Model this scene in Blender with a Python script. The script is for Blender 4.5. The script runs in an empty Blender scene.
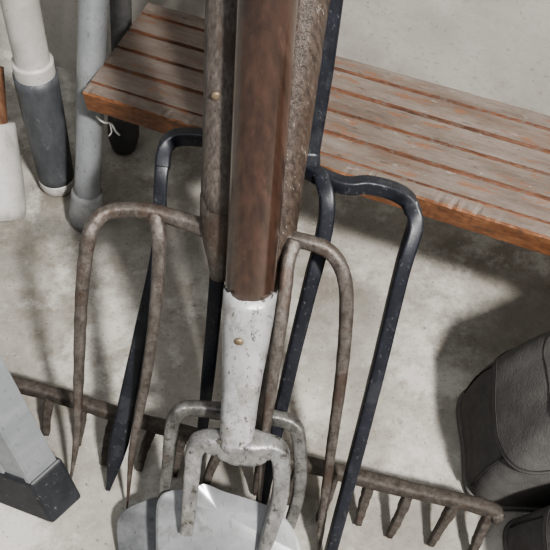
import bpy, bmesh, math, random
from mathutils import Vector
random.seed(4)
C=bpy.context.scene.collection
# World axes: X along the room, Y towards the wall, Z up. Control points below in millimetres.
M={
'bf_bar_l':[(-37,320,260),(-56,328,262),(-88,337,265),(-113,338,265),(-126,331,262),(-133,319,250),(-144,300,205),(-159,271,125),(-171,245,60),(-186,221,4)],
'bf_in_l':[(-84,336,265),(-82,319,250),(-89,294,200),(-104,269,130),(-122,236,60),(-132,200,4)],
'bf_bar_r':[(-37,320,260),(-7,320,260),(17,316,260),(38,309,256),(49,297,240),(52,283,205),(51,260,150),(45,220,80),(39,177,25),(37,158,3)],
'bf_in_r':[(13,315,261),(9,301,255),(6,280,236),(1,256,205),(-5,234,155),(-10,211,100),(-15,176,30)],
'bf_sock':[(-40,302,232),(-34,336,285)],
'bf_handle':[(-34,332,280),(-25,395,400)],
'kf_bar':[(-83,379,262),(-81,393,268),(-74,401,270),(-59,402,270),(-41,398,270),(-18,390,270),(18,374,270),(32,365,270),(45,358,270),(55,356,270),(66,357,270),(82,354,268),(93,347,267),(98,338,263)],
'kf_r':[(96,343,267),(99,330,258),(91,307,235),(78,261,165),(62,208,90),(45,154,20),(40,137,3)],
'kf_ri':[(34,363,272),(37,347,265),(35,331,245),(25,304,210),(8,260,130),(-11,196,50),(-20,169,8)],
'kf_l':[(-80,396,270),(-83,381,263),(-85,368,250),(-90,341,210),(-110,300,140),(-136,248,50),(-151,219,3)],
'kf_li':[(-39,393,270),(-42,335,220),(-55,274,120),(-70,213,20)],
'kf_shaft':[(23,376,268),(34,423,377)],
'a_handle':[(-18,281,235),(-4,370,420)],
'a_sock':[(-30,215,131),(-17,285,245)],
'a_arch':[(-72,168,55),(-68,186,83),(-64,206,112),(-62,213,124),(-57,217,131),(-47,217,132),(-30,214,130),(-15,213,130),(-4,213,130),(3,210,127),(5,202,117),(4,187,95),(-3,170,65),(-10,156,45)],
'b_handle':[(-10,286,200),(18,413,385)],
'b_sock':[(-22,237,115),(-9,291,205)],
'b_arch':[(-94,196,50),(-87,217,85),(-83,236,110),(-78,244,120),(-66,248,123),(-24,243,122),(0,240,122),(13,236,120),(19,227,110),(20,199,75),(12,176,45)],
'a_plate':[(-98,150,36),(-98,184,57),(-95,193,65),(-88,198,68),(-66,201,70),(-58,204,69),(-41,198,67),(-11,190,62),(8,180,55),(18,166,47),(22,152,39)],
'a_plate_end':[(22,129,26),(-93,129,26)],
'b_plate':[(-135,163,10),(-137,184,19),(-131,193,26),(-118,199,30),(-100,204,32),(-73,203,31)],
'b_plate_end':[(-51,156,12),(-98,133,3),(-125,142,4)],
'rake_bar':[(-249,307,45),(-195,292,45),(-130,271,45),(-53,250,45),(22,230,45),(107,208,45),(177,191,45),(189,181,42)],
'rake_tang':[(-18,241,45),(-11,283,100)],
'rake_handle':[(-11,283,90),(-4,530,290)],
'p1':[(-247,570,0),(-230,592,240)],
'p2':[(-209,519,0),(-178,552,155)],
'p3':[(-178,626,0)],
'p4':[(-305,529,0),(-301,592,80)],
'string':[(-170,531,155),(-164,529,149),(-157,529,147),(-153,524,142),(-149,521,139)],
'string_end':[(-158,529,147),(-157,524,141),(-160,522,137)],
'lad':[(-208,211,35),(-189,231,35),(-288,240,35),(-220,285,130)],
}
W={k:[Vector(p)/1000 for p in v] for k,v in M.items()}

# ---------- materials
def mat(name,c1,c2,rough=.6,metal=0,scale=(30,30,30),c3=None,t3=.62,bump=.15,det=10,lo=.35,hi=.65,s3=60,bscale=None,coat=0,w3=.05,m3=.8,r2=.7,st3=None,c4=None,t4=.58,spec=.5,st4=(28,28,18),m4=.75,w4=.06):
    m=bpy.data.materials.new(name); m.use_nodes=True
    nt=m.node_tree; N=nt.nodes; L=nt.links; b=N['Principled BSDF']
    tc=N.new('ShaderNodeTexCoord'); mp=N.new('ShaderNodeMapping'); mp.inputs['Scale'].default_value=scale
    L.new(tc.outputs['Object'],mp.inputs['Vector'])
    n=N.new('ShaderNodeTexNoise'); n.inputs['Scale'].default_value=1; n.inputs['Detail'].default_value=det; n.inputs['Roughness'].default_value=r2
    L.new(mp.outputs[0],n.inputs['Vector'])
    r=N.new('ShaderNodeValToRGB'); r.color_ramp.elements[0].position=lo; r.color_ramp.elements[1].position=hi
    r.color_ramp.elements[0].color=(*c1,1); r.color_ramp.elements[1].color=(*c2,1)
    L.new(n.outputs['Fac'],r.inputs[0]); col=r.outputs[0]
    def layer(col,cc,t,w_,m_,sc):
        mp3=N.new('ShaderNodeMapping'); mp3.inputs['Scale'].default_value=sc; L.new(tc.outputs['Object'],mp3.inputs['Vector'])
        n3=N.new('ShaderNodeTexNoise'); n3.inputs['Scale'].default_value=1; n3.inputs['Detail'].default_value=8; n3.inputs['Roughness'].default_value=.72
        L.new(mp3.outputs[0],n3.inputs['Vector'])
        r3=N.new('ShaderNodeValToRGB'); r3.color_ramp.elements[0].position=t; r3.color_ramp.elements[1].position=t+w_
        r3.color_ramp.elements[1].color=(m_,m_,m_,1)
        L.new(n3.outputs['Fac'],r3.inputs[0])
        mx=N.new('ShaderNodeMix'); mx.data_type='RGBA'; L.new(r3.outputs[0],mx.inputs[0]); L.new(col,mx.inputs[6]); mx.inputs[7].default_value=(*cc,1)
        return mx.outputs[2]
    if c4: col=layer(col,c4,t4,w4,m4,st4)
    if c3: col=layer(col,c3,t3,w3,m3,st3 or (s3,s3,s3))
    L.new(col,b.inputs['Base Color']); b.inputs['Roughness'].default_value=rough; b.inputs['Metallic'].default_value=metal
    b.inputs['Coat Weight'].default_value=coat; b.inputs['Coat Roughness'].default_value=.15; b.inputs['Specular IOR Level'].default_value=spec
    if bump:
        bn=N.new('ShaderNodeBump'); bn.inputs['Strength'].default_value=bump; bn.inputs['Distance'].default_value=.003
        if bscale:
            nb=N.new('ShaderNodeTexNoise'); nb.inputs['Scale'].default_value=bscale; nb.inputs['Detail'].default_value=8
            L.new(tc.outputs['Object'],nb.inputs['Vector']); L.new(nb.outputs['Fac'],bn.inputs['Height'])
        else: L.new(n.outputs['Fac'],bn.inputs['Height'])
        L.new(bn.outputs[0],b.inputs['Normal'])
    return m
M_rust=mat('rusty_steel',(.060,.050,.043),(.185,.165,.15),.42,.45,(120,120,60),(.04,.026,.019),.55,.35,s3=380,w3=.1,m3=.75,r2=.75,c4=(.08,.055,.042),t4=.52)
M_rake=mat('rusted_iron',(.032,.026,.022),(.12,.105,.092),.55,.3,(160,160,160),(.055,.034,.023),.53,.5,s3=350,w3=.1,r2=.8,c4=(.08,.056,.042))
M_black=mat('black_paint',(.008,.009,.013),(.017,.019,.027),.4,.1,(60,60,60),(.13,.135,.14),.59,.12,w3=.08,m3=.7,st3=(420,420,160),c4=(.03,.032,.038),t4=.55)
M_varn=mat('varnished_wood',(.024,.014,.010),(.060,.032,.022),.28,0,(150,150,3),(.013,.009,.007),.60,.03,coat=1,w3=.1,lo=.3,hi=.7,m3=.5,st3=(120,120,7),c4=(.085,.050,.034),t4=.56,st4=(70,70,5),m4=.6,w4=.1,det=5,r2=.6)
M_old=mat('weathered_wood',(.040,.031,.026),(.165,.142,.126),.5,0,(340,340,6),(.025,.018,.014),.56,.45,w3=.1,m3=.7,r2=.8,st3=(260,260,40),c4=(.07,.048,.037))
M_old2=mat('dark_weathered_wood',(.024,.017,.013),(.095,.07,.056),.38,0,(340,340,6),(.27,.24,.21),.60,.35,coat=.3,w3=.05,m3=.75,st3=(300,300,60),c4=(.045,.028,.02))
M_white=mat('chipped_white_paint',(.33,.332,.33),(.47,.475,.48),.36,.25,(70,70,20),(.075,.062,.05),.575,.3,w3=.04,m3=.85,st3=(200,200,90),c4=(.25,.24,.22),t4=.55)
M_arm=mat('worn_galvanised_steel',(.17,.168,.163),(.38,.38,.375),.32,.5,(90,90,40),(.06,.05,.04),.545,.35,w3=.08,m3=.85,st3=(160,160,80),c4=(.20,.19,.17),t4=.56)
M_arm2=mat('dull_steel',(.08,.077,.073),(.24,.235,.225),.4,.55,(90,90,50),(.055,.043,.033),.54,.4,s3=240,w3=.1,m3=.8,c4=(.12,.10,.085))
M_plate=mat('scuffed_steel_plate',(.29,.295,.302),(.39,.397,.405),.36,.7,(50,50,50),(.17,.167,.165),.58,.06,w3=.08,m3=.55,st3=(240,60,60),c4=(.25,.25,.247),t4=.55)
M_plate2=mat('dull_steel_plate',(.13,.133,.138),(.21,.213,.217),.42,.7,(60,60,60),(.075,.068,.06),.56,.1,s3=200,w3=.1,m3=.6)
M_brass=mat('tarnished_screw',(.15,.11,.07),(.30,.24,.17),.5,.5,(200,200,200))
M_pvc=mat('dirty_white_plastic',(.35,.338,.318),(.53,.518,.495),.5,0,(20,20,20),(.20,.18,.155),.58,.05,s3=160,w3=.12,c4=(.30,.285,.26))
M_sleeve=mat('dark_grey_sleeve',(.048,.052,.058),(.088,.093,.10),.5,0,(60,60,25),(.22,.22,.215),.59,.1,w3=.1,m3=.7,st3=(120,120,60))
M_blue=mat('pale_blue_grey_paint',(.22,.235,.245),(.32,.335,.345),.35,.2,(25,25,25),(.14,.13,.115),.58,.05,w3=.08,st3=(220,220,80),c4=(.21,.212,.207))
M_cap=mat('grey_rubber_cap',(.13,.133,.132),(.23,.23,.225),.75,0,(60,60,60))
M_dark=mat('dark_rubber',(.045,.045,.045),(.085,.084,.082),.8,0,(40,40,40))
M_alu=mat('grey_aluminium',(.22,.23,.24),(.29,.30,.31),.38,.45,(15,15,60),(.12,.123,.127),.59,.03,w3=.06,m3=.6,st3=(250,250,50))
M_foot=mat('black_plastic_foot',(.010,.011,.013),(.022,.024,.028),.5,0,(60,60,60),(.12,.12,.12),.61,.15,s3=260)
M_boot=mat('grey_suede_fabric',(.088,.085,.082),(.130,.126,.121),1,0,(40,40,40),(.175,.17,.162),.56,.25,s3=120,bscale=600,w3=.2,m3=.6,spec=.06)
M_lining=mat('dark_boot_lining',(.02,.02,.021),(.04,.04,.04),.95,0,(60,60,60))
M_sole=mat('dusty_sole_rubber',(.11,.106,.10),(.17,.165,.157),.95,0,(60,60,60),spec=.1)
M_seam=mat('stitched_seam',(.035,.034,.032),(.055,.053,.05),.9,0,(90,90,90),spec=.1)
M_brownw=mat('brown_wood',(.09,.045,.028),(.20,.11,.065),.5,0,(100,100,6))
M_zinc=mat('zinc_bracket',(.2,.2,.2),(.35,.35,.35),.5,.6)
M_string=mat('white_string',(.55,.55,.52),(.7,.7,.67),.9)

def concrete(name,a,bb,stain,spot,scale=1.,light=(.52,.505,.47),st=.8,stain2=None):
    m=bpy.data.materials.new(name); m.use_nodes=True
    nt=m.node_tree; N=nt.nodes; L=nt.links; b=N['Principled BSDF']
    tc=N.new('ShaderNodeTexCoord')
    def noise(sc,d=8,r=.6,dist=0):
        n=N.new('ShaderNodeTexNoise'); n.inputs['Scale'].default_value=sc*scale; n.inputs['Detail'].default_value=d; n.inputs['Roughness'].default_value=r; n.inputs['Distortion'].default_value=dist
        L.new(tc.outputs['Object'],n.inputs['Vector']); return n
    def ramp(n,p0,p1,c0=(0,0,0),c1=(1,1,1)):
        r=N.new('ShaderNodeValToRGB'); r.color_ramp.elements[0].position=p0; r.color_ramp.elements[1].position=p1
        r.color_ramp.elements[0].color=(*c0,1); r.color_ramp.elements[1].color=(*c1,1); L.new(n.outputs['Fac'],r.inputs[0]); return r
    def mix(f,c0,c1):
        mx=N.new('ShaderNodeMix'); mx.data_type='RGBA'; L.new(f,mx.inputs[0]); L.new(c0,mx.inputs[6])
        if isinstance(c1,tuple): mx.inputs[7].default_value=(*c1,1)
        else: L.new(c1,mx.inputs[7])
        return mx.outputs[2]
    base=ramp(noise(9,12,.70),.39,.61,a,bb)
    c=mix(ramp(noise(6.5,10,.75),.49,.61,(0,0,0),(st,)*3).outputs[0],base.outputs[0],stain)
    c=mix(ramp(noise(9.5,10,.72),.51,.60,(0,0,0),(.7,.7,.7)).outputs[0],c,light)
    c=mix(ramp(noise(22,9,.8),.56,.67,(0,0,0),(.6*st,)*3).outputs[0],c,stain2 or stain)
    c=mix(ramp(noise(55,8,.8),.56,.66,(0,0,0),(.55*st,)*3).outputs[0],c,stain)
    c=mix(ramp(noise(260,6,.75),.59,.65,(0,0,0),(.8,.8,.8)).outputs[0],c,spot)
    L.new(c,b.inputs['Base Color']); b.inputs['Roughness'].default_value=.6
    bn=N.new('ShaderNodeBump'); bn.inputs['Strength'].default_value=.25; bn.inputs['Distance'].default_value=.002
    L.new(noise(90,10,.7).outputs['Fac'],bn.inputs['Height']); L.new(bn.outputs[0],b.inputs['Normal'])
    return m
M_floor=concrete('concrete_floor',(.235,.22,.192),(.385,.368,.332),(.165,.147,.12),(.08,.066,.05),light=(.53,.517,.48),stain2=(.14,.105,.072))
M_wall=concrete('concrete_wall',(.43,.41,.375),(.53,.51,.47),(.38,.36,.322),(.28,.26,.23),.8,(.56,.54,.50),.4)

def plankmat(name,front=False):
    m=bpy.data.materials.new(name); m.use_nodes=True
    nt=m.node_tree; N=nt.nodes; L=nt.links; b=N['Principled BSDF']
    tc=N.new('ShaderNodeTexCoord')
    def noise(sc,d=9,r=.72):
        mp=N.new('ShaderNodeMapping'); mp.inputs['Scale'].default_value=sc; L.new(tc.outputs['Object'],mp.inputs[0])
        n=N.new('ShaderNodeTexNoise'); n.inputs['Scale'].default_value=1; n.inputs['Detail'].default_value=d; n.inputs['Roughness'].default_value=r; L.new(mp.outputs[0],n.inputs[0]); return n
    def ramp(n,els):
        r=N.new('ShaderNodeValToRGB'); e=r.color_ramp.elements
        e[0].position=els[0][0]; e[0].color=(*els[0][1],1); e[1].position=els[-1][0]; e[1].color=(*els[-1][1],1)
        for p,c in els[1:-1]:
            x=e.new(p); x.color=(*c,1)
        L.new(n.outputs['Fac'],r.inputs[0]); return r
    def over(col,n,p0,p1,s,cc):
        r=ramp(n,[(p0,(0,0,0)),(p1,(s,s,s))]); mx=N.new('ShaderNodeMix'); mx.data_type='RGBA'
        L.new(r.outputs[0],mx.inputs[0]); L.new(col,mx.inputs[6]); mx.inputs[7].default_value=(*cc,1); return mx.outputs[2]
    if front:
        c=ramp(noise((40,60,160)),[(.3,(.065,.028,.014)),(.48,(.165,.07,.032)),(.6,(.24,.11,.052)),(.72,(.20,.14,.098))]).outputs[0]
        c=over(c,noise((60,90,90)),.56,.62,.75,(.085,.05,.033))
    else:
        c=ramp(noise((10,50,60)),[(.32,(.092,.070,.057)),(.44,(.128,.100,.083)),(.52,(.155,.126,.107)),(.62,(.182,.152,.132)),(.72,(.215,.187,.166))]).outputs[0]
        c=over(c,noise((8,45,60)),.52,.62,.55,(.125,.073,.048))
        c=over(c,noise((24,120,60)),.565,.60,.7,(.185,.084,.043))
        c=over(c,noise((60,260,60)),.60,.64,.8,(.05,.036,.029))
        c=over(c,noise((50,180,90)),.62,.655,.7,(.31,.28,.25))
    L.new(c,b.inputs['Base Color']); b.inputs['Roughness'].default_value=.48
    bn=N.new('ShaderNodeBump'); bn.inputs['Strength'].default_value=.5; bn.inputs['Distance'].default_value=.002
    L.new(noise((40,330,100)).outputs['Fac'],bn.inputs['Height']); L.new(bn.outputs[0],b.inputs['Normal'])
    return m
M_ptop=plankmat('weathered_red_brown_wood'); M_pfront=plankmat('orange_stained_edge',True)
M_groove=mat('reddish_groove_wood',(.05,.025,.016),(.18,.08,.043),.6,0,(18,200,200),(.11,.083,.067),.54,.3,s3=120)

# ---------- geometry
def cr(pts,n=8):
    pts=[Vector(p) for p in pts]
    if len(pts)==2: return [pts[0].lerp(pts[1],i/n) for i in range(n+1)]
    q=[pts[0]*2-pts[1]]+pts+[pts[-1]*2-pts[-2]]; out=[]
    for i in range(1,len(q)-2):
        a,b,c,d=q[i-1:i+3]
        for k in range(n):
            t=k/n
            out.append(.5*((2*b)+(c-a)*t+(2*a-5*b+4*c-d)*t*t+(3*b-a-3*c+d)*t**3))
    out.append(pts[-1]); return out
def interp(rs,f):
    if not isinstance(rs,(list,tuple)): return rs
    x=f*(len(rs)-1); i=min(int(x),len(rs)-2); return rs[i]*(1-x+i)+rs[i+1]*(x-i)
def obj(name,bm,mats,parent=None,base=Vector((0,0,0)),smooth=True,bevel=0,sub=0,sharp=None):
    bmesh.ops.recalc_face_normals(bm,faces=bm.faces)
    bmesh.ops.translate(bm,verts=bm.verts,vec=-base)
    me=bpy.data.meshes.new(name); bm.to_mesh(me); bm.free()
    if not isinstance(mats,(list,tuple)): mats=[mats]
    for m in mats: me.materials.append(m)
    for p in me.polygons: p.use_smooth=smooth
    if sharp: me.set_sharp_from_angle(angle=math.radians(sharp))
    o=bpy.data.objects.new(name,me); C.objects.link(o)
    if parent: o.parent=parent
    else: o.location=base
    if bevel:
        md=o.modifiers.new('b','BEVEL'); md.width=bevel; md.segments=3; md.limit_method='ANGLE'
    if sub:
        md=o.modifiers.new('s','SUBSURF'); md.levels=sub; md.render_levels=sub
    return o
def tube(bm,pts,rs,seg=16,n=8,square=False,flat=1.,wob=0,up=Vector((0,-1,.3)),e=.25):
    pp=cr(pts,n); rings=[]; N=len(pp)
    ref=up.normalized()
    for i,p in enumerate(pp):
        t=(pp[min(i+1,N-1)]-pp[max(i-1,0)]).normalized()
        x=ref.cross(t)
        if x.length<1e-4: x=Vector((1,0,0)).cross(t)
        x.normalize(); y=t.cross(x).normalized()
        r=interp(rs,i/(N-1)); ring=[]
        r*=1+wob*(random.random()-.5)
        for k in range(seg):
            a=2*math.pi*(k+.5)/seg; ca,sa=math.cos(a),math.sin(a)
            if square:
                ca=math.copysign(abs(ca)**e,ca); sa=math.copysign(abs(sa)**e,sa)
            ring.append(bm.verts.new(p+x*ca*r+y*sa*r*flat))
        rings.append(ring)
    for i in range(N-1):
        for k in range(seg):
            bm.faces.new((rings[i][k],rings[i][(k+1)%seg],rings[i+1][(k+1)%seg],rings[i+1][k]))
    bm.faces.new(rings[0][::-1]); bm.faces.new(rings[-1])
    return rings
def T_obj(name,pts,rs,m,parent=None,base=Vector((0,0,0)),sharp=None,**k):
    bm=bmesh.new(); tube(bm,pts,rs,**k); return obj(name,bm,m,parent,base,sharp=sharp)
def group(name,base,label,cat):
    e=bpy.data.objects.new(name,None); e.empty_display_size=.03; e.location=base; C.objects.link(e)
    e['label']=label; e['category']=cat; return e
def ball(bm,c,r,sc=(1,1,1),seg=16):
    g=bmesh.ops.create_uvsphere(bm,u_segments=seg,v_segments=seg//2,radius=r)
    bmesh.ops.scale(bm,verts=g['verts'],vec=sc); bmesh.ops.translate(bm,verts=g['verts'],vec=c)

# shelf frame: A = front corner, U along the shelf, V towards the wall
A=Vector((-.172,.518,.2)); U=Vector((.926,-.378,0)).normalized(); V=Vector((-U.y,U.x,0))
pw=.131; WOFF=pw+.055
def wall_dist(p): return WOFF-(p-A).dot(V)
def extend(a,b,margin):
    d=(b-a).normalized(); rate=d.dot(V)
    s=(wall_dist(a)-margin)/rate if rate>1e-3 else 1.
    return a+d*min(s,1.3)

def quadmesh(name,vs,m):
    bm=bmesh.new(); f=bm.faces.new([bm.verts.new(v) for v in vs]); 
    me=bpy.data.meshes.new(name); bm.to_mesh(me); bm.free(); me.materials.append(m)
    o=bpy.data.objects.new(name,me); C.objects.link(o); o['kind']='structure'; return o
a0=A.copy(); a0.z=0
w0=a0+V*WOFF
quadmesh('floor',[w0-U*2,w0-U*2-V*3,w0+U*2-V*3,w0+U*2],M_floor)
quadmesh('wall_back',[w0-U*2,w0+U*2,w0+U*2+Vector((0,0,2.4)),w0-U*2+Vector((0,0,2.4))],M_wall)

# plank shelf
LEN=.95; th=.022
sh=group('wooden_shelf',A.copy(),'weathered red-brown grooved wooden plank shelf fixed to concrete wall','shelf')
sh.rotation_euler=(0,0,math.atan2(U.y,U.x))
bm=bmesh.new()
prof=[(0,-th),(0,-.002),(.0015,0)]; gm=[1,1,0]
for y0,wg in ((.014,.0014),(.038,.0024),(.063,.002),(.088,.0024),(.113,.002)):
    prof+=[(y0-wg,0),(y0-wg*.4,-wg*.9),(y0+wg*.4,-wg*.9),(y0+wg,0)]; gm+=[2,2,2,0]
prof+=[(pw-.002,0),(pw,-.003),(pw,-th)]; gm+=[0,0,0]
cols=240; rows=[]
for j in range(cols+1):
    x=LEN*j/cols
    row=[]
    for q,(y,z) in enumerate(prof):
        jit=random.uniform(-.0003,.0003)
        dz=-random.random()**8*.0022 if q in (1,2) else 0
        row.append(bm.verts.new((x,y+jit+(-dz*.3 if q==1 else 0),z+dz)))
    rows.append(row)
for j in range(cols):
    for k in range(len(prof)):
        k2=(k+1)%len(prof)
        f=bm.faces.new((rows[j][k],rows[j+1][k],rows[j+1][k2],rows[j][k2])); f.material_index=gm[k]
f=bm.faces.new(rows[0]); f.material_index=1; bm.faces.new(rows[-1][::-1])
obj('plank',bm,[M_ptop,M_pfront,M_groove],sh,smooth=False)
for x in (.10,.75):
    bm=bmesh.new()
    def bx(lo,hi):
        g=bmesh.ops.create_cube(bm,size=1); 
        for v in g['verts']: v.co=Vector([(lo[i]+hi[i])/2+v.co[i]*(hi[i]-lo[i]) for i in range(3)])
    bx((x,.03,-th-.003),(x+.02,WOFF-.001,-th)); bx((x,WOFF-.004,-th-.07),(x+.02,WOFF-.001,-th))
    obj('bracket',bm,M_zinc,sh,smooth=False)

# digging fork (rusty)
base=W['bf_bar_l'][-1].copy()
g=group('digging_fork',base,'rusty four-tine digging fork with grey weathered wooden handle','garden fork')
R1=[.0068,.0060,.0052,.0050,.0053,.0053,.0048,.0042,.0032,.0006]
R2=[.0058,.0050,.0048,.0044,.0032,.0006]
T_obj('tine',W['bf_bar_l'],R1,M_rust,g,base,wob=.09,square=True,e=.7)
T_obj('tine',W['bf_in_l'],R2,M_rust,g,base,wob=.09,square=True,e=.7)
T_obj('tine',W['bf_bar_r'],R1,M_rust,g,base,wob=.09,square=True,e=.7)
T_obj('tine',W['bf_in_r'],R2,M_rust,g,base,wob=.09,square=True,e=.7)
T_obj('socket',W['bf_sock'],[.006,.009,.0125,.0155,.0168,.0172],M_rust,g,base,seg=24)
h0,h1=W['bf_handle']; he=extend(h0,h1,.03)
T_obj('handle',[h0,he],.0168,M_old,g,base,seg=28,n=40,wob=.03)
bm=bmesh.new(); hp=h0.lerp(h1,.62); ball(bm,hp+Vector((-.008,-.0145,.004)),.0035,(1,.5,1)); obj('screw',bm,M_brass,g,base)

# black fork
base=W['kf_l'][-1].copy()
g=group('spading_fork',base,'black painted steel four-tine spading fork','garden fork')
K=dict(square=True,sharp=50,e=.33,wob=.03)
T_obj('crossbar',W['kf_bar'],.0056,M_black,g,base,**K)
T_obj('tine',W['kf_r'],[.0056,.0055,.0054,.0053,.0051,.0048,.003],M_black,g,base,**K)
T_obj('tine',W['kf_ri'],[.0058,.0058,.0057,.0055,.0052,.0048,.003],M_black,g,base,**K)
T_obj('tine',W['kf_l'],[.0054,.0052,.0050,.0050,.0060,.0085,.002],M_black,g,base,flat=.7,**K)
T_obj('tine',W['kf_li'],[.006,.006,.0055,.003],M_black,g,base,**K)
h0,h1=W['kf_shaft']; he=extend(h0,h1,.02)
T_obj('shaft',[h0,he],[.0075]+[.0095]*8,M_black,g,base,seg=16,n=30,square=True,e=.33,sharp=50)
T_obj('shaft_joint',[h0.lerp(h1,-.05),h0.lerp(h1,.12)],[.0076,.0098,.009,.008],M_black,g,base,seg=20,square=True,e=.5)

def plate(name,pts,ends,parent,base,m,th=.003):
    bm=bmesh.new()
    c=cr(pts,5)+ends
    top=[bm.verts.new(p) for p in c]; bot=[bm.verts.new(p-Vector((0,0,th))) for p in c]
    ct=sum(c,Vector())/len(c)
    mid=[bm.verts.new(p.lerp(ct,.04)+Vector((0,0,.0010))) for p in c]
    vt=bm.verts.new(ct); vb=bm.verts.new(ct-Vector((0,0,th)))
    n=len(c)
    for i in range(n):
        j=(i+1)%n
        bm.faces.new((top[i],top[j],mid[j],mid[i])); bm.faces.new((mid[i],mid[j],vt)); bm.faces.new((bot[j],bot[i],vb)); bm.faces.new((top[i],bot[i],bot[j],top[j]))
    return obj(name,bm,m,parent,base,sharp=20)
# hoe with dark handle
base=W['b_plate_end'][1].copy(); base.z=0
g=group('weeding_hoe',base,'dull steel weeding hoe with dark weathered wooden handle','hoe')
T_obj('yoke',W['b_arch'],[.0046,.0053,.0056,.0059,.0064,.0072,.0064,.0059,.0056,.0053,.0046],M_arm2,g,base,wob=.07,square=True,e=.5,flat=.8,sharp=40)
T_obj('socket',W['b_sock'],[.011,.0165,.0178],M_rust,g,base,seg=24)
h0,h1=W['b_handle']; he=extend(h0,h1,.03)
T_obj('handle',[h0,he],.0165,M_old2,g,base,seg=28,n=40,wob=.03)
plate('blade',W['b_plate'],W['b_plate_end'],g,base,M_plate2)
# hoe with white socket
base=W['a_plate_end'][-1].copy(); base.z=0
g=group('weeding_hoe',base,'weeding hoe with chipped white socket and glossy brown varnished handle','hoe')
T_obj('yoke',W['a_arch'],[.0052,.0060,.0066,.0070,.0076,.009,.0128,.0128,.009,.0076,.0070,.0066,.0060,.0052],M_arm,g,base,wob=.05,square=True,e=.45,flat=.9,sharp=40)
s0,s1=W['a_sock']; dd=(s1-s0).normalized()
bm=bmesh.new(); rings=tube(bm,[s0,s1],[.0125,.0134,.0139,.0150,.0168,.0183,.0188],seg=36,n=16,wob=.012,square=True,e=.85)
for k,v in enumerate(rings[-1]): v.co+=dd*(.0028*math.sin(k*.52)+.0015*math.sin(k*1.9)+random.uniform(-.0008,.0008))
obj('socket',bm,M_white,g,base)
h0,h1=W['a_handle']; he=extend(h0,h1,.03)
T_obj('handle',[h0,he],.0175,M_varn,g,base,seg=32,n=40,wob=.006)
bm=bmesh.new(); q=s0.lerp(s1,.76); nrm=(Vector((-.2,-.25,.72))-q); nrm-=dd*nrm.dot(dd); nrm.normalize()
ball(bm,q+nrm*.0174,.0036,(1,.7,1)); obj('rivet',bm,M_brass,g,base)
plate('blade',W['a_plate'],W['a_plate_end'],g,base,M_plate)

# rake
base=W['rake_tang'][0].copy(); base.z=0
g=group('garden_rake',base,'rusted iron garden rake head standing on concrete floor','rake')
T_obj('head_bar',W['rake_bar'],[.0060]*7+[.005],M_rake,g,base,wob=.12,square=True,e=.5)
path=cr(W['rake_bar'],20); Ls=[0]
for i in range(1,len(path)): Ls.append(Ls[-1]+(path[i]-path[i-1]).length)
nt=14
for i in range(nt):
    s=Ls[-1]*(.02+.955*(i+random.uniform(-.14,.14)*(0<i<nt-1))/(nt-1)); k=min(range(len(Ls)),key=lambda q:abs(Ls[q]-s)); p=path[k]
    e=p+Vector((-.014+random.uniform(-.006,.006),-.026+random.uniform(-.007,.005),-.041)); 
    T_obj('rake_tooth',[p,p.lerp(e,.5)+Vector((random.uniform(-.0015,.0015),0,0)),e],[.0046,.0043,.0040,.0036,.003],M_rake,g,base,wob=.2,seg=12,square=True,e=.4)
T_obj('tang',W['rake_tang'],[.006,.011],M_rake,g,base)
h0,h1=W['rake_handle']; he=extend(h0,h1,.03)
T_obj('handle',[h0,he],.0125,M_old,g,base,seg=20,n=30)

# poles
p0,p1=W['p1']; base=p0.copy(); g=group('plastic_pole',base,'dirty white plastic pole with dark grey sleeve standing on floor','pole')
d=(p1-p0).normalized(); R=.0205
T_obj('tube',[p0+d*.004,extend(p0,p1,.03)],R-.0035,M_pvc,g,base,seg=28,n=12)
T_obj('tube_coupling',[p0+d*.155,p0+d*.175],R-.0005,M_pvc,g,base,seg=28)
T_obj('sleeve',[p0+d*.014,p0+d*.16],[R-.001,R,R+.001,R+.001],M_sleeve,g,base,seg=28,n=14,wob=.012)
T_obj('end_ring',[p0,p0+d*.016],[R-.003,R-.0005,R-.0005],M_pvc,g,base,seg=28)
p0,p1=W['p2']; base=p0.copy(); g=group('metal_pole',base,'pale blue-grey metal pole with grey rubber foot','pole')
d=(p1-p0).normalized()
T_obj('tube',[p0+d*.01,extend(p0,p1,.02)],.0135,M_blue,g,base,seg=28,n=12)
T_obj('rubber_foot',[p0,p0+d*.045],[.0165,.0195,.0185,.0175,.0165],M_cap,g,base,seg=28)
bm=bmesh.new(); tube(bm,W['string'],.0010,seg=8); tube(bm,W['string_end'],.0007,seg=8); obj('string',bm,M_string,g,base)
p0=W['p3'][0]; base=p0.copy(); g=group('dark_pole',base,'dark dusty pole with rounded rubber foot behind wooden shelf','pole')
top=p0.copy(); top.z=.2
k=(pw+.027)-(top-A).dot(V); p1=top+V*k; d=(p1-p0).normalized()
T_obj('tube',[p0+d*.01,p0+d*.30],.011,M_dark,g,base,seg=20)
T_obj('rubber_foot',[p0,p0+d*.05],[.013,.018,.018,.0165],M_dark,g,base,seg=24)
p0,p1=W['p4']; base=p0.copy(); g=group('broom_handle',base,'brown wooden stick with white plastic end cap on floor','pole')
d=(p1-p0).normalized()
T_obj('end_cap',[p0,p1],[.028,.027,.025,.022],M_pvc,g,base,seg=28)
T_obj('stick',[p0.lerp(p1,.9),p0+d*.16],.0145,M_brownw,g,base,seg=24)

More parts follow.
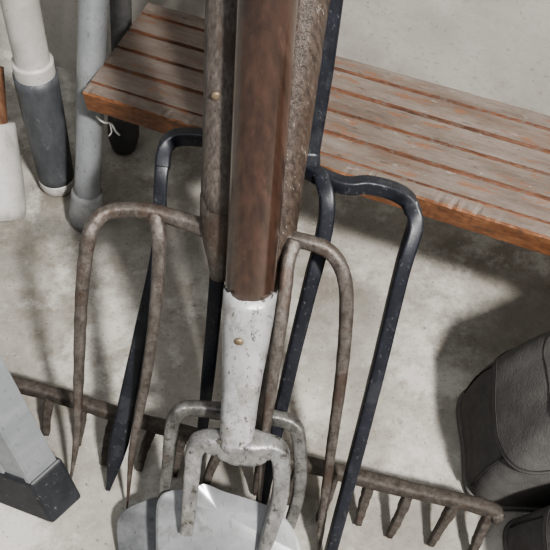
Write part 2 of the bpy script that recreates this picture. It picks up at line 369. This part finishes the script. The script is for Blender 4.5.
# ladder leg
c,r,l,up=W['lad']; base=c.copy(); base.z=0
g=group('stepladder',base,'grey aluminium stepladder leg with black plastic foot','ladder')
e1=r-c; e2=l-c; dr=(up-r); dr/=dr.z
def prism(bm,c,e1,e2,vec):
    lo=[c,c+e1,c+e1+e2,c+e2]; vl=[bm.verts.new(v) for v in lo]; vh=[bm.verts.new(v+vec) for v in lo]
    bm.faces.new(vl[::-1]); bm.faces.new(vh)
    for i in range(4): bm.faces.new((vl[i],vl[(i+1)%4],vh[(i+1)%4],vh[i]))
bm=bmesh.new(); prism(bm,c-dr*.01,e1,e2,dr*.5)
# flanged face: a shallow raised lip along each edge of the broad side
for f in (0,.30): prism(bm,c-dr*.009-e1*.07+e2*f,e1*.08,e2*.05,dr*.498)
obj('leg_rail',bm,M_alu,g,base,smooth=False,bevel=.0007)
k=.12
bm=bmesh.new(); cc=c-e1*k-e2*.03; prism(bm,cc-dr*.034,e1*(1+2*k),e2*1.05,dr*.040)
for v in bm.verts: 
    if v.co.z<.012: v.co.z=0
obj('foot',bm,M_foot,g,base,smooth=False,bevel=.003)

# boots: horizontal rings stacked from the sole to the collar, then down into the lining
def shoe(toe,ang,wd,hs,seed=1):
    base=toe.copy(); g=group('work_boot',base,'soft matte dark grey suede boot with stitched collar flap','boot')
    ca,sa=math.cos(ang),math.sin(ang); LN=.27
    def X(s,y,z): return Vector((toe.x+s*ca-y*sa,toe.y+s*sa+y*ca,z))
    def ring(s0,s1,w,z,slope,off=0,n=96,e=.17):
        out=[]; w=w*wd+2*off; z*=hs; s0-=off; s1+=off
        for k in range(n):
            a=2*math.pi*k/n; c=math.cos(a); s_=math.sin(a)
            s=(s0+s1)/2+(s1-s0)/2*math.copysign(abs(c)**e,c)
            y=w/2*math.copysign(abs(s_)**.42,s_)
            out.append(X(s,y,z+slope*(s-s0)))
        return out
    outer=[(.0,LN,.118,.004,0),(-.001,LN,.119,.02,0),(.002,LN,.117,.05,.04),(.008,LN,.114,.070,.15),(.012,LN-.002,.110,.082,.35),(.018,LN-.006,.106,.094,.56),(.028,LN-.01,.100,.110,.70),(.040,LN-.012,.094,.127,.75),(.050,LN-.013,.089,.139,.75),(.054,LN-.016,.083,.139,.75),(.058,LN-.02,.078,.128,.75)]
    inner=[(.058,LN-.02,.078,.128,.75),(.060,LN-.024,.072,.07,.1),(.062,LN-.03,.065,.025,0)]
    def disp(v):
        return v+Vector((math.sin(v.y*75+v.z*40+seed)*.0012,math.sin(v.x*50+v.z*60+seed)*.0014,(math.sin(v.x*110+v.y*60+seed)+.6*math.sin(v.y*170-v.x*90))*.0018 if v.z>.05 else 0))
    def loft(rs,m,name,cap,sub=1):
        bm=bmesh.new(); rr=[[bm.verts.new(disp(p)) for p in q] for q in rs]; n=len(rr[0])
        for i in range(len(rr)-1):
            for k in range(n): bm.faces.new((rr[i][k],rr[i][(k+1)%n],rr[i+1][(k+1)%n],rr[i+1][k]))
        if cap: bm.faces.new(rr[-1])
        return obj(name,bm,m,g,base,sub=sub)
    loft([ring(*q) for q in outer],M_boot,'upper',False); loft([ring(*q) for q in inner],M_lining,'lining',True)
    f=outer[4:9]
    loft([ring(*f[0],off=.0002),ring(*f[0],off=.0022)]+[ring(*q,off=.0024) for q in f]+[ring(.052,LN-.014,.087,.142,.75,off=.001)],M_boot,'collar_flap',False)
    bm=bmesh.new(); rr=[[bm.verts.new(disp(p)) for p in ring(*q)] for q in [(-.001,LN+.001,.120,.0,0),(-.003,LN+.002,.123,.004,0),(-.001,LN+.001,.120,.008,0)]]; n=len(rr[0])
    for v in rr[0]: v.co.z=0
    for i in range(2):
        for k in range(n): bm.faces.new((rr[i][k],rr[i][(k+1)%n],rr[i+1][(k+1)%n],rr[i+1][k]))
    bm.faces.new(rr[0][::-1]); bm.faces.new(rr[-1]); obj('sole',bm,M_sole,g,base)
    def mid(a,b,t): return tuple(x*(1-t)+y*t for x,y in zip(a,b))
    for q in (mid(outer[4],outer[5],.45),mid(outer[7],outer[8],.5)):
        bm=bmesh.new(); pts=[disp(p) for p in ring(*q,off=.0026)]; tube(bm,pts+[pts[0]],.0006,seg=6,n=1); obj('seam',bm,M_seam,g,base)
    for ki in (56,40):
        sp=[disp(ring(*q)[ki])+Vector((-.0003,-.0003,.0003)) for q in outer[1:5]]
        bm=bmesh.new(); tube(bm,sp,.0008,seg=6,n=3); obj('seam',bm,M_seam,g,base)
    return g
shoe(Vector((.175,.264,0)),math.radians(-3),1,1,seed=1)
shoe(Vector((.200,.141,0)),math.radians(-3),.90,.93,seed=3)

# lights
def area(name,loc,tgt,size,e,col=(1,1,1)):
    l=bpy.data.lights.new(name,'AREA'); l.size=size; l.energy=e; l.color=col
    o=bpy.data.objects.new(name,l); o.location=loc; o.rotation_euler=(Vector(tgt)-Vector(loc)).to_track_quat('-Z','Y').to_euler(); C.objects.link(o)
area('window_light',(1.0,-1.0,2.3),(0,.4,0),.20,142,(1,.975,.94))
area('overhead_area',(-.3,.2,2.6),(0,.5,0),1.4,11,(.95,.98,1))  # broad weak cool area lamp overhead, out of view, no fitting modelled
w=bpy.data.worlds.new('w'); bpy.context.scene.world=w; w.use_nodes=True
w.node_tree.nodes['Background'].inputs[0].default_value=(.97,.98,1,1); w.node_tree.nodes['Background'].inputs[1].default_value=.34
bpy.context.scene.view_settings.view_transform='AgX'
try: bpy.context.scene.view_settings.look='AgX - Medium High Contrast'
except Exception: pass
cam=bpy.data.cameras.new('camera'); cam.sensor_width=36; cam.lens=52.4; cam.clip_start=.01
co=bpy.data.objects.new('camera',cam); co.location=(0,0,.72); co.rotation_euler=(math.radians(32),0,0); C.objects.link(co)
bpy.context.scene.camera=co
